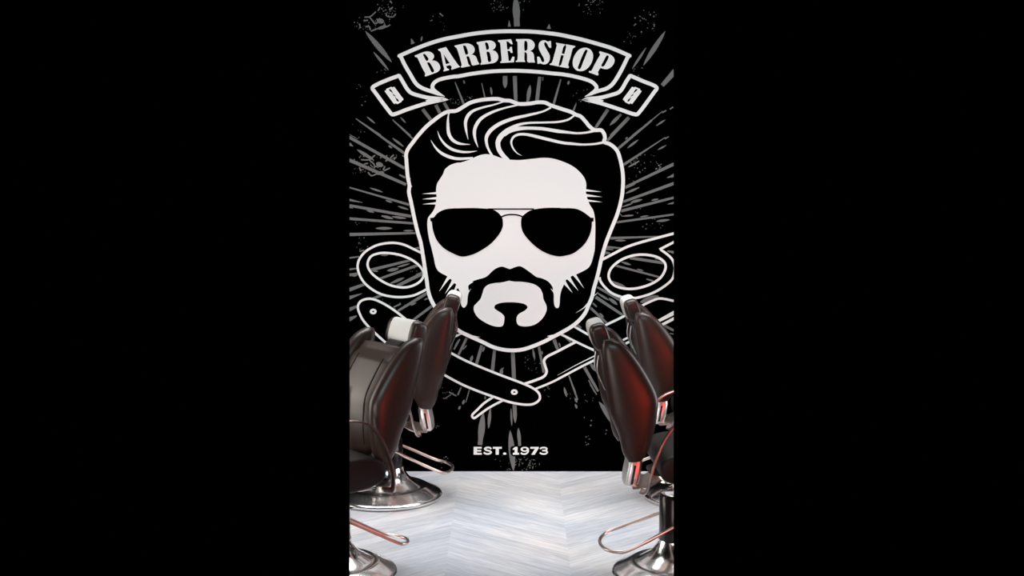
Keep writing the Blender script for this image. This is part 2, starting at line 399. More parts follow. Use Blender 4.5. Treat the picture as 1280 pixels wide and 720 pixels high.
for ox, oy, lst in [(430, 0, [[(205, 170), (260, 165), (320, 115)], [(255, 170), (290, 210), (310, 235), (360, 210)], [(270, 310), (340, 285), (430, 265), (462, 245)],
                              [(420, 130), (430, 160), (490, 165), (518, 135)], [(340, 105), (360, 70)], [(215, 265), (250, 262), (265, 300)], [(155, 235), (165, 280)], [(195, 205), (240, 200)],
                              [(450, 95), (490, 70)], [(380, 285), (410, 235)], [(460, 5), (480, 30)], [(955, 130), (990, 160)]]),
                    (430, 150, [[(170, 395), (250, 395), (310, 350)], [(255, 400), (300, 440), (310, 465), (370, 440)], [(240, 520), (275, 555), (340, 530)], [(200, 440), (240, 430)],
                                [(390, 500), (410, 460)], [(400, 505), (460, 478)], [(155, 470), (168, 510)], [(465, 375), (498, 345)], [(410, 380), (430, 350)], [(500, 395), (515, 370)], [(415, 410), (435, 400)]]),
                    (530, 480, [[(250, 78), (290, 100), (325, 118)], [(85, 100), (110, 110)]])]:
    for s in lst: sp.stroke(T(ox, oy, s), 1.6)
sp.ell((475.5, 26), 4.5, 3.2, rot=.3); sp.ell((478, 34), 6, 2, rot=-.3); sp.ell((474.5, 205.5), 4.5, 3, rot=.3); sp.ell((475, 216), 5, 2.2, rot=-.2)
tag(sp.done('paint_speckle', M_GREY, mural), kind='stuff')

# ---- layer 2/3: scissors and razors
def TT(*chunks):
    out = []
    for ox, oy, pts in chunks: out += T(ox, oy, pts)
    return out
LW = 2.9
scis = Paint(2); scw = Paint(3)
ringL_o = T(430, 300, [(790, 135), (700, 90), (600, 45), (520, 28), (440, 28), (330, 50), (220, 110), (160, 180), (137, 250), (150, 330), (200, 420), (280, 490), (380, 542), (500, 566), (600, 567), (700, 550), (780, 515), (830, 488)])
ringL_i = T(430, 300, [(237, 230), (270, 162), (350, 131), (440, 128), (560, 147), (680, 197), (760, 262), (797, 330), (780, 390), (720, 440), (620, 471), (500, 460), (400, 420), (300, 352), (250, 290)])
scis.poly(ringL_o, [ringL_i]); scw.stroke(ringL_o, LW); scw.stroke(ringL_i, LW, closed=True)
ringR_i = T(690, 300, [(566, 350), (592, 280), (680, 203), (800, 155), (920, 144), (1050, 168), (1123, 220), (1135, 280), (1090, 368), (1000, 432), (880, 474), (760, 486), (640, 460), (583, 410)])
topR = TT((690, 300, [(500, 195), (620, 132)]), (690, 230, [(735, 633), (850, 592), (1000, 550), (1220, 492)]))
hook = TT((690, 230, [(1220, 578)]), (690, 300, [(1080, 90, 'c'), (1150, 140), (1200, 190), (1224, 250), (1224, 320), (1200, 390), (1120, 462), (1000, 530), (860, 573), (790, 578), (700, 568), (600, 530), (530, 470), (485, 410), (475, 370)]))
scis.poly([p[:2] + ('c',) if i in (0, len(topR) - 1) else p for i, p in enumerate(topR)] + hook, [ringR_i])
scw.stroke(topR, 3.2); scw.stroke(hook, 3.0); scw.stroke(ringR_i, 3.1, closed=True)
tip = T(530, 480, [(700, 122), (600, 190), (530, 258), (480, 312), (500, 338), (560, 298), (650, 235), (800, 155)])
scis.poly(tip); scw.stroke(tip, 2.8)
so = scis.done('scissors', M_BLACK, mural)
scw.done('outline', M_WHITE, so)

razb = Paint(4); razw = Paint(5)
handle = TT((430, 360, [(200, 330), (152, 240), (140, 180), (165, 132), (220, 108), (290, 108), (400, 155), (520, 232), (640, 328)]), (0, 0, []),
            (530, 400, [(40, 190), (215, 295), (400, 395), (560, 465), (760, 545), (1000, 636)]),
            (530, 480, [(1100, 45), (1152, 95), (1155, 150), (1095, 195), (1000, 202), (850, 175), (700, 125), (560, 75), (380, 0)]),
            (530, 400, [(145, 515), (-100, 390)]), (430, 360, [(480, 590), (320, 455)]))
razb.poly(handle)
razw.stroke(handle, LW, closed=True)
razw.ell((466.6, 389), 4.3, 3.5, .28); razw.ell((642.9, 489.7), 4.3, 3.5, .3)
ro = razb.done('straight_razor', M_BLACK, mural); razw.done('outline', M_WHITE, ro)
razb = Paint(3.4); razw = Paint(3.7)
# open blade and handle on the right
blade = TT((620, 400, [(800, 215, 'c'), (600, 318), (505, 368), (480, 405), (492, 460), (506, 515), (480, 560), (400, 597), (280, 637, 'c'), (395, 687, 'c'), (560, 618), (700, 545), (850, 465), (1015, 385), (1280, 240), (1040, 330, 'c')]))
razb.poly(blade)
razb.poly(TT((620, 400, [(660, 142, 'c'), (785, 60, 'c'), (900, 128), (1280, 300, 'c'), (1040, 330, 'c')])))
razb.poly(TT((690, 360, [(500, 385, 'c'), (720, 280), (860, 195), (1000, 125), (1080, 102), (1220, 126, 'c'), (1220, 300, 'c'), (1070, 380), (720, 560, 'c')])))
razw.stroke(T(620, 400, [(650, 140), (800, 215), (900, 263), (985, 302), (1100, 360)]), 2.8)
razw.stroke(T(620, 400, [(805, 212), (600, 318), (505, 368), (480, 405), (492, 460), (506, 515), (480, 560), (400, 597), (280, 637)]), 3.2)
razw.stroke(TT((620, 400, [(385, 690), (560, 618), (700, 545), (850, 465), (1015, 383)]), (690, 360, [(720, 562), (800, 520), (1070, 380), (1225, 300)])), [2.6, 2.6, 2.8, 2.8, 2.9, 2.9, 2.9, 3.2, 3.6])
razw.stroke(TT((620, 400, [(615, 550), (800, 448), (1000, 348)]), (690, 360, [(690, 528), (780, 482), (1040, 340), (1225, 243)])), [.2, .9, 1.4, 2.4, 2.6, 3.4, 5])
razw.stroke(T(620, 400, [(775, 58), (895, 128), (1000, 185)]), 2.8)
razw.stroke(T(690, 360, [(460, 408), (500, 386), (720, 278), (860, 195), (1000, 125), (1080, 102), (1220, 127)]), 2.9)
razw.stroke(T(530, 400, [(180, 226), (240, 196), (378, 130)]), 2.6)
ro = razb.done('straight_razor', M_BLACK, mural); razw.done('outline', M_WHITE, ro)

# ---- layer 6..: bearded head
head = TT((430, 80, [(735, 722), (820, 628), (900, 560), (980, 502), (1040, 475), (1125, 465)]), (560, 80, [(150, 428), (220, 387), (300, 364), (400, 350), (500, 348), (560, 362), (620, 366), (700, 395), (760, 398), (830, 392), (900, 381), (970, 385), (1030, 412), (1150, 452)]),
          (690, 80, [(190, 478), (240, 505), (285, 522), (330, 568), (375, 622), (425, 658), (490, 660), (518, 692)]),
          (690, 150, [(528, 180), (520, 216), (575, 238), (625, 275), (658, 320), (685, 410), (703, 500), (710, 600), (706, 690)]),
          (690, 230, [(700, 110), (680, 205), (650, 305), (600, 430), (548, 560)]), (690, 300, [(522, 80), (492, 190), (468, 300), (442, 400), (418, 480), (398, 570), (368, 640)]),
          (690, 360, [(335, 240), (285, 305), (210, 372), (100, 438), (0, 490)]), (560, 350, [(960, 612), (850, 658), (750, 690), (650, 700), (550, 692), (450, 666), (350, 618), (240, 568), (130, 516), (50, 460)]),
          (430, 360, [(1050, 355), (985, 285), (930, 215), (890, 150), (862, 90), (842, 20)]), (430, 300, [(828, 400), (808, 270), (792, 160), (765, 10)]),
          (430, 230, [(738, 480), (702, 330), (672, 180), (650, 80), (655, 15)]), (430, 150, [(640, 575), (632, 500), (625, 400), (622, 345), (640, 290), (695, 215)]))
hb = Paint(6); hb.poly(head); 
bh = hb.done('bearded_head', M_BLACK, mural)
ho = Paint(7); ho.stroke(head, 4.6, closed=True)
ho.poly(T(430, 150, [(628, 560, 'c'), (652, 570), (668, 585, 'c'), (650, 600), (655, 630), (682, 660, 'c'), (655, 680, 'c')]), smooth=False)
ho.poly(T(560, 350, [(180, 540), (245, 550), (322, 567), (240, 572)]), smooth=False)
ho.poly(T(560, 350, [(988, 557), (1060, 540), (1120, 520), (1050, 570)]), smooth=False)
ho.stroke(T(690, 360, [(240, 244), (310, 200), (355, 155), (395, 100), (460, 40)]), [.2, 1.0, 1.8, 1.2, .2])
ho.done('head_outline', M_WHITE, bh)
hs = Paint(8)
def strand(ch, ws): hs.stroke(TT(*ch), [x / 8 for x in ws], n=8)
Ht = (560, 120)
strand([(*Ht, [(18, 145), (4, 200), (0, 270), (8, 370), (45, 435), (110, 472), (222, 483)])], [10, 14, 26, 34, 32, 26, 3])
strand([(*Ht, [(565, 52), (450, 88), (350, 112), (250, 148), (200, 195), (176, 260), (182, 340), (202, 432)])], [12, 16, 20, 26, 34, 32, 22, 3])
strand([(*Ht, [(700, 88), (560, 120), (430, 165), (330, 225), (278, 300), (264, 370), (278, 450), (302, 512)])], [14, 18, 26, 32, 34, 32, 20, 3])
strand([(*Ht, [(1030, 113), (950, 152), (800, 190), (650, 225), (520, 275), (430, 338), (388, 400), (384, 460), (405, 530), (445, 600)])], [18, 18, 26, 32, 36, 38, 36, 28, 22, 22])
strand([(*Ht, [(1268, 190), (1200, 234), (1100, 257), (950, 263), (800, 268), (700, 288), (600, 340), (530, 400), (500, 460), (510, 530), (548, 590), (600, 645)])], [16, 20, 20, 18, 20, 28, 46, 52, 48, 46, 44, 44])
strand([(*Ht, [(560, 390), (620, 345), (700, 325), (800, 319), (950, 326), (1100, 350)]), (690, 150, [(150, 120), (250, 130), (350, 122), (430, 103)])], [30, 44, 40, 30, 32, 34, 26, 20, 20, 26])
strand([(*Ht, [(738, 595), (690, 568), (648, 515), (633, 460), (652, 412), (700, 384), (780, 382), (870, 400), (1000, 432), (1150, 466), (1240, 475)]), (690, 150, [(300, 243), (420, 238), (525, 220)])], [2, 10, 16, 20, 22, 24, 26, 30, 30, 28, 26, 20, 20, 24])
strand([(430, 150, [(935, 105), (962, 175), (1010, 240), (1080, 290), (1170, 315), (1250, 318), (1332, 306)])], [2, 16, 24, 28, 24, 18, 2])
strand([(430, 150, [(868, 198), (912, 268), (970, 325), (1050, 365), (1140, 385), (1290, 378)])], [2, 18, 28, 32, 28, 20])
hs.done('hair_strands', M_WHITE, bh)
fc = Paint(8)
face = TT((430, 150, [(930, 640), (955, 595), (990, 540), (1010, 492), (1060, 450), (1130, 425)]),
          (560, 120, [(130, 662), (220, 632), (280, 605), (340, 584), (400, 580), (460, 592), (520, 614), (590, 630), (640, 636), (720, 638), (850, 625), (950, 616)]),
          (690, 150, [(0, 382), (100, 410), (200, 456), (270, 510), (320, 572), (341, 630), (340, 690)]),
          (690, 230, [(338, 80), (350, 135), (378, 205), (410, 258), (426, 320), (432, 400), (432, 500), (428, 620)]),
          (690, 300, [(425, 100), (400, 205), (378, 255), (345, 288), (240, 342, 'c'), (320, 480, 'c'), (210, 353), (196, 358), (185, 370), (264, 506, 'c'), (158, 394), (147, 392), (135, 404), (206, 527, 'c'), (120, 440, 'c'), (95, 495), (80, 560), (76, 630), (66, 670), (48, 677), (28, 660), (18, 610), (15, 530)]),
          (560, 350, [(1025, 80, 'c'), (1048, 96), (1042, 60)]),
          (560, 270, [(1000, 650), (940, 620), (885, 606), (830, 566), (745, 508), (710, 498), (660, 512), (620, 527), (595, 520), (545, 503), (500, 512), (455, 538), (380, 605), (300, 630), (240, 650, 'c'), (255, 655, 'c'), (210, 685)]),
          (560, 350, [(203, 60), (208, 105, 'c'), (232, 80, 'c'), (205, 130), (196, 180), (192, 230), (175, 263), (155, 272), (135, 250), (128, 200), (126, 130), (100, 75, 'c')]),
          (430, 300, [(1075, 552, 'c'), (1122, 446), (1114, 432), (1100, 430), (1010, 537, 'c'), (1078, 402), (1070, 388), (1056, 386), (952, 512, 'c'), (1035, 360, 'c'), (950, 312), (918, 262), (900, 180), (876, 80)]),
          (430, 230, [(855, 560), (838, 460), (834, 390), (842, 335), (880, 285), (910, 230), (920, 180), (926, 120), (922, 60)]))
fc.poly(face)
for t3 in ([(780, 96), (930, 76), (930, 100)], [(782, 148), (930, 126), (930, 152)], [(785, 199), (920, 178), (920, 202)]): fc.poly(T(430, 230, t3), smooth=False)
for t3 in ([(498, 76), (332, 48), (332, 72)], [(500, 126), (340, 98), (340, 124)], [(502, 178), (348, 150), (356, 174)]): fc.poly(T(690, 230, t3), smooth=False)
fc.poly(T(560, 350, [(612, 3, 'c'), (540, 20), (460, 28), (400, 45), (362, 80), (345, 130), (325, 185), (290, 225), (260, 260), (262, 310), (300, 370), (370, 420), (450, 455), (520, 463), (550, 450), (563, 400), (562, 360), (530, 325), (490, 300), (464, 275), (475, 245), (530, 225), (620, 218), (720, 225), (778, 243), (795, 270), (770, 300), (710, 335), (687, 370), (688, 420), (710, 450), (780, 460), (860, 445), (920, 405), (965, 350), (987, 290), (980, 240), (955, 190), (945, 130), (915, 75), (850, 35), (740, 15), (660, 12)]))
fc.done('face', M_WHITE, bh)
sg = Paint(9)
sg.poly(TT((430, 230, [(862, 336, 'c'), (898, 332, 'c'), (940, 285), (1010, 252), (1100, 240)]), (560, 190, [(80, 560), (200, 557), (330, 560), (450, 574), (500, 603), (530, 635), (545, 665), (550, 712)]),
            (560, 270, [(548, 100), (530, 150), (480, 220), (420, 280), (340, 335), (250, 380), (140, 402)]), (430, 230, [(1090, 690), (1000, 638), (930, 560), (895, 475), (882, 405), (880, 374, 'c'), (866, 366, 'c')])))
sg.poly(TT((560, 190, [(744, 640), (788, 602), (840, 576), (960, 557), (1100, 555)]), (690, 230, [(100, 238), (190, 239), (250, 248), (310, 275), (360, 312), (385, 333, 'c'), (416, 336, 'c'), (414, 370, 'c'), (398, 375, 'c'), (396, 430), (375, 510), (330, 590), (270, 650), (200, 695), (110, 717)]),
            (560, 270, [(1100, 400), (1000, 375), (900, 320), (810, 240), (750, 160), (731, 90), (734, 20)])))
sg.stroke(T(560, 190, [(400, 567), (860, 567)]), 1.6, smooth=False)
sg.stroke(T(560, 190, [(535, 645), (580, 628), (640, 622), (700, 628), (750, 645)]), 1.8)
sg.done('sunglasses', M_BLACK, bh)

# ---- banner
bn = Paint(10); bw = Paint(11)
top = TT((430, 0, [(555, 558, 'c'), (700, 494), (850, 436), (1000, 391), (1150, 362)]), (560, 0, [(250, 337), (400, 320), (540, 313), (680, 312), (860, 317), (1060, 338)]), (690, 0, [(120, 355), (300, 395), (450, 436), (600, 482), (775, 557, 'c')]))
rgt = TT((690, 80, [(735, 0), (640, 150), (595, 208), (545, 243), (470, 266), (400, 295), (325, 325, 'c')]))
bot = TT((690, 80, [(400, 290), (438, 255), (442, 222), (395, 176), (300, 142), (200, 118), (100, 101)]), (560, 80, [(1040, 92), (900, 77), (720, 67), (600, 66), (420, 74), (240, 96), (100, 122)]), (430, 80, [(1100, 124), (970, 150), (912, 178), (886, 216), (892, 250), (938, 284), (1010, 323, 'c')]))
lft = TT((430, 80, [(940, 300), (860, 268), (775, 235), (720, 192), (660, 95), (605, 0)]))
loop = top + rgt + bot + lft
bn.poly(loop)
bw.stroke(top, 4.8); bw.stroke(T(690, 0, [(768, 545), (700, 685)]) + rgt[1:], [4.8, 4.8, 4.8, 4.8, 4.8, 4.4, 3, .3])
bw.stroke([rgt[-1]] + bot[:-1] + [bot[-1]], [.3] + [4.6] * 19 + [3.4, .3]); bw.stroke([bot[-1]] + lft + T(430, 0, [(562, 548)]), [.3, 3, 4.6] + [4.8] * 5)
for q in (top[0], top[-1]): bw.ell(q[:2], 2.3, 2.3)
tl = T(430, 80, [(553, 114, 'c'), (410, 168), (310, 215), (286, 240), (310, 278), (465, 485), (492, 503), (640, 450), (850, 385), (1018, 349, 'c'), (860, 338), (755, 315), (675, 288), (635, 250), (595, 185)])
tr = T(690, 80, [(780, 114, 'c'), (920, 175), (1020, 215), (1046, 240), (1020, 280), (870, 482), (838, 503), (700, 460), (500, 395), (322, 348, 'c'), (480, 335), (590, 308), (665, 282), (700, 245), (740, 175)])
for q in (tl, tr):
    bn.poly(q); bw.stroke(q + [q[0][:2]], 4.7)
    c = q[0]
    bw.ell((c[0], c[1] + .3), 2.3, 2.3)
bw.poly(T(430, 80, [(815, 362), (900, 338), (1018, 349), (850, 388)]), smooth=False); bw.poly(T(690, 80, [(515, 362), (430, 335), (322, 348), (490, 392)]), smooth=False)
bw.poly(T(430, 80, [(862, 245), (905, 240), (945, 292), (1010, 325), (900, 296)]), smooth=False); bw.poly(T(690, 80, [(470, 245), (430, 245), (390, 292), (325, 325), (430, 296)]), smooth=False)
bo = bn.done('banner', M_BLACK, mural); bw.done('banner_outline', M_WHITE, bo)
# razor blades in the banner tails
blade_o = [(22, 262), (55, 262), (62, 218), (185, 165), (210, 182), (262, 165), (490, 470), (482, 502), (455, 510), (440, 545), (335, 600), (300, 575), (268, 598), (245, 580), (25, 285)]
blade_h = [(122, 232), (160, 222), (200, 262), (240, 350), (285, 385), (300, 440), (355, 480), (382, 528), (355, 535), (325, 520), (290, 440), (285, 405), (238, 385), (222, 325), (160, 280)]
bl = Paint(12)
A = T(480, 100, blade_o, 20); Bh = T(480, 100, blade_h, 20)
bl.poly(A, [Bh], smooth=False); bl.done('razor_blade_emblem', M_WHITE, bo)
bl = Paint(12); mir = lambda q: [(1282.9 - p[0], p[1]) for p in q]
bl.poly(mir(A), [mir(Bh)], smooth=False); bl.done('razor_blade_emblem', M_WHITE, bo)
# lettering
def G(ox, oy, o, *holes):
    let = Paint(12); let.poly(T(ox, oy, o, 15), [T(ox, oy, h, 15) for h in holes], n=4)
    let.done('banner_letter', M_WHITE, bo)
c = 'c'
G(516, 52, [(35, 260, c), (100, 235), (200, 195), (280, 182), (350, 200), (395, 245), (400, 290), (362, 350, c), (430, 360), (490, 410), (518, 480), (505, 530), (460, 570), (370, 605), (240, 652, c), (225, 640), (237, 600), (200, 530), (150, 430), (85, 295), (50, 288)],
  [(195, 240), (220, 228), (250, 250), (297, 320), (290, 345), (262, 362), (240, 335)], [(272, 395), (310, 388), (345, 430), (402, 540), (395, 565), (370, 576), (345, 555), (310, 480)])
G(516, 52, [(476, 140, c), (625, 100, c), (700, 215), (780, 335), (850, 430), (890, 472, c), (730, 525, c), (722, 505), (732, 475), (700, 438, c), (630, 456, c), (640, 492), (682, 515, c), (680, 532, c), (580, 558, c), (576, 540), (592, 522), (570, 430), (545, 300), (518, 185), (485, 165)],
  [(580, 235, c), (692, 402, c), (622, 420, c)])
G(564, 44, [(60, 195, c), (180, 168), (290, 150), (370, 170), (425, 215), (442, 270), (425, 325), (382, 362, c), (440, 378), (475, 420), (500, 490), (532, 540, c), (415, 567, c), (390, 555), (370, 500), (345, 420), (325, 392), (285, 400, c), (310, 490), (325, 540), (360, 575, c), (200, 607, c), (180, 590), (198, 560), (180, 480), (140, 340), (100, 235), (75, 222)],
  [(225, 200), (250, 190), (280, 210), (310, 290), (318, 340), (300, 360), (272, 360), (250, 300)])
G(564, 44, [(476, 130, c), (600, 110), (720, 97), (790, 115), (830, 160), (834, 205), (810, 250), (768, 278, c), (830, 300), (870, 350), (884, 410), (865, 470), (820, 510), (720, 532), (556, 552, c), (550, 535), (568, 505), (555, 420), (530, 290), (510, 180), (485, 158)],
  [(635, 145), (665, 135), (690, 155), (708, 220), (705, 260), (665, 272), (648, 210)], [(665, 315), (695, 305), (720, 325), (745, 420), (748, 480), (710, 502), (690, 480), (678, 400)])
G(612, 40, [(155, 153, c), (400, 133, c), (415, 165), (434, 225, c), (405, 227), (375, 200), (350, 180), (315, 172, c), (330, 325, c), (365, 322), (385, 278, c), (416, 275, c), (432, 387, c), (400, 387), (375, 352), (335, 352, c), (358, 540, c), (390, 538), (410, 500), (430, 460, c), (466, 463, c), (457, 564, c), (205, 580, c), (198, 560), (225, 540), (215, 400), (195, 200), (165, 182)])
G(612, 40, [(496, 133, c), (740, 133), (800, 160), (842, 215), (842, 270), (815, 320), (758, 355, c), (805, 380), (830, 430), (837, 520), (852, 568, c), (730, 570, c), (706, 550), (703, 430), (690, 390), (655, 372, c), (652, 520), (670, 560, c), (488, 560, c), (492, 545), (522, 520), (525, 350), (522, 185), (500, 165)],
  [(655, 170), (690, 170), (708, 200), (708, 320), (690, 345), (655, 345)])
G(664, 42, [(370, 138, c), (374, 264, c), (340, 262), (318, 230), (295, 185), (265, 160), (242, 175), (250, 220), (290, 300), (335, 380), (350, 440), (337, 510), (300, 557), (240, 577), (190, 562), (165, 555), (140, 564), (118, 562, c), (110, 433, c), (145, 432), (170, 460), (190, 510), (220, 535), (243, 510), (235, 465), (190, 380), (150, 300), (138, 240), (153, 170), (200, 131), (250, 123), (290, 138), (315, 150), (345, 136)])
G(664, 42, [(463, 168, c), (637, 200, c), (630, 220), (605, 240), (570, 370, c), (620, 382, c), (655, 245), (645, 215), (652, 198, c), (827, 233, c), (815, 255), (780, 275), (740, 420), (690, 590), (707, 620), (697, 647, c), (523, 618, c), (530, 605), (560, 580), (610, 410, c), (560, 400, c), (515, 580), (522, 600), (512, 614, c), (343, 580, c), (350, 565), (385, 545), (430, 400), (480, 215), (465, 190)])
G(712, 50, [(270, 143), (330, 148), (400, 190), (437, 270), (432, 360), (390, 460), (310, 547), (220, 582), (130, 567), (70, 500), (56, 410), (80, 310), (140, 215), (200, 165)], [(310, 178), (335, 195), (325, 230), (260, 390), (210, 520), (180, 545), (152, 525), (160, 490), (220, 330), (285, 195)])
G(712, 50, [(565, 208, c), (740, 263), (810, 308), (840, 370), (827, 440), (780, 500), (710, 542), (640, 540), (575, 520, c), (530, 600), (540, 640), (525, 664, c), (360, 605, c), (362, 580), (405, 575), (460, 470), (520, 360), (570, 270), (550, 235)], [(690, 290), (720, 290), (732, 315), (690, 410), (640, 490), (610, 495), (590, 480), (630, 400)])
# EST. 1973 with its black surround over the ray
eb = Paint(2)
eb.poly([(638, 560), (639.5, 557.5), (646, 557), (690, 557), (690, 570), (645, 570.5), (640, 569.5), (638, 566)], smooth=False)
ew = Paint(3); k = 1280 / 104
def E(pts, holes=()): ew.poly(T(588, 550, pts, k), [T(588, 550, h, k) for h in holes], smooth=False)
def Es(pts, wd=28): ew.stroke(T(588, 550, pts, k), wd / k, n=6)
E([(50, 100), (174, 100), (174, 128), (102, 128), (102, 148), (166, 148), (166, 173), (102, 173), (102, 192), (176, 192), (176, 221), (50, 221)])
Es([(322, 132), (292, 112), (245, 114), (222, 132), (245, 150), (298, 166), (318, 185), (292, 206), (240, 207), (205, 188)], 26)
E([(346, 100), (482, 100), (482, 130), (438, 130), (438, 221), (389, 221), (389, 130), (346, 130)])
ew.ell((588 + 528 / k, 550 + 205 / k), 26 / k, 18 / k)
E([(652, 128), (690, 100), (725, 100), (725, 190), (748, 192), (748, 222), (653, 222), (653, 194), (680, 190), (680, 142), (652, 148)])
ew.ell((588 + 836 / k, 550 + 138 / k), 64 / k, 38 / k, .48); Es([(890, 140), (886, 178), (850, 208), (805, 209), (775, 194)], 25)
E([(922, 100), (1050, 100), (1050, 124), (988, 222), (936, 222), (992, 130), (922, 130)])
Es([(1070, 132), (1100, 114), (1155, 114), (1176, 132), (1150, 156), (1105, 157)], 24); Es([(1110, 157), (1165, 162), (1182, 184), (1155, 207), (1100, 208), (1066, 190)], 25)
eo = eb.done('date_surround', M_BLACK, mural); ew.done('date_lettering', M_WHITE, mural)

# ------------------------------------------------------------------ chair modelling tools
def smooth3(pts, n=8):
    P = [Vector(p) for p in pts]; out = []
    for i in range(len(P) - 1):
        a, b = P[i], P[i + 1]; pa = P[max(i - 1, 0)]; pb = P[min(i + 2, len(P) - 1)]
        for k in range(n):
            t = k / n
            out.append(0.5 * ((2*a) + (b - pa)*t + (2*pa - 5*a + 4*b - pb)*t*t + (3*a - pa - 3*b + pb)*t**3))
    out.append(P[-1]); return out
def ring_mesh(bm, rings, cap=True, closed_loop=False):
    V = [[bm.verts.new(p) for p in r] for r in rings]
    n = len(V[0]); m = len(V)
    for i in range(m if closed_loop else m - 1):
        a, b = V[i], V[(i + 1) % m]
        for j in range(n):
            bm.faces.new((a[j], a[(j + 1) % n], b[(j + 1) % n], b[j]))
    if cap and not closed_loop:
        bm.faces.new(list(reversed(V[0]))); bm.faces.new(V[-1])
    bmesh.ops.recalc_face_normals(bm, faces=bm.faces)
def tube(pts, r, n=10, smooth=True, flat=None, up=(0, 1, 0)):
    """round tube, or a flat band when flat=(half width along 'up', half thickness)"""
    bm = bmesh.new(); P = smooth3(pts) if smooth else [Vector(p) for p in pts]
    rings = []; nrm = None
    for i, p in enumerate(P):
        t = (P[min(i + 1, len(P) - 1)] - P[max(i - 1, 0)]).normalized()
        if flat: u = (Vector(up) - t * Vector(up).dot(t)).normalized()
        else:
            if nrm is None: nrm = t.orthogonal().normalized()
            u = nrm = (nrm - t * nrm.dot(t)).normalized()
        v = t.cross(u)
        ra, rb = flat if flat else (r, r)
        e = 0.5 if flat else 1.0
        ring = []
        for k in range(n if not flat else 16):
            a = math.tau * k / (n if not flat else 16)
            ca, sa = math.cos(a), math.sin(a)
            ring.append(p + u * ra * math.copysign(abs(ca) ** e, ca) + v * rb * math.copysign(abs(sa) ** e, sa))
        rings.append(ring)
    ring_mesh(bm, rings); return bm
def lathe(prof, n=64, cx=0, cy=0):
    bm = bmesh.new()
    rings = [[Vector((cx + r * math.cos(math.tau * k / n), cy + r * math.sin(math.tau * k / n), z)) for k in range(n)] for r, z in prof]
    ring_mesh(bm, rings); return bm
def loft(secs, e=0.7, n=40):
    """secs: (centre, half-extent vector a, half-extent vector b)"""
    bm = bmesh.new(); rings = []
    for c_, a_, b_ in secs:
        c_, a_, b_ = Vector(c_), Vector(a_), Vector(b_); ring = []
        for k in range(n):
            t = math.tau * k / n; ca, sa = math.cos(t), math.sin(t)
            ring.append(c_ + a_ * math.copysign(abs(ca) ** e, ca) + b_ * math.copysign(abs(sa) ** e, sa))
        rings.append(ring)
    ring_mesh(bm, rings); return bm
def interp(keys, t):
    """smooth interpolation of a table of tuples (t, ...)"""
    for i in range(len(keys) - 1):
        if keys[i][0] <= t <= keys[i + 1][0]:
            a = keys[i]; b = keys[i + 1]; p = keys[max(i - 1, 0)]; q = keys[min(i + 2, len(keys) - 1)]
            u = (t - a[0]) / (b[0] - a[0]); out = []
            for j in range(1, len(a)):
                h = b[0] - a[0]
                ma = (b[j] - p[j]) / (b[0] - p[0]) * h; mb = (q[j] - a[j]) / (q[0] - a[0]) * h
                out.append((2*u**3 - 3*u*u + 1)*a[j] + (u**3 - 2*u*u + u)*ma + (-2*u**3 + 3*u*u)*b[j] + (u**3 - u*u)*mb)
            return out
    return list(keys[-1][1:])

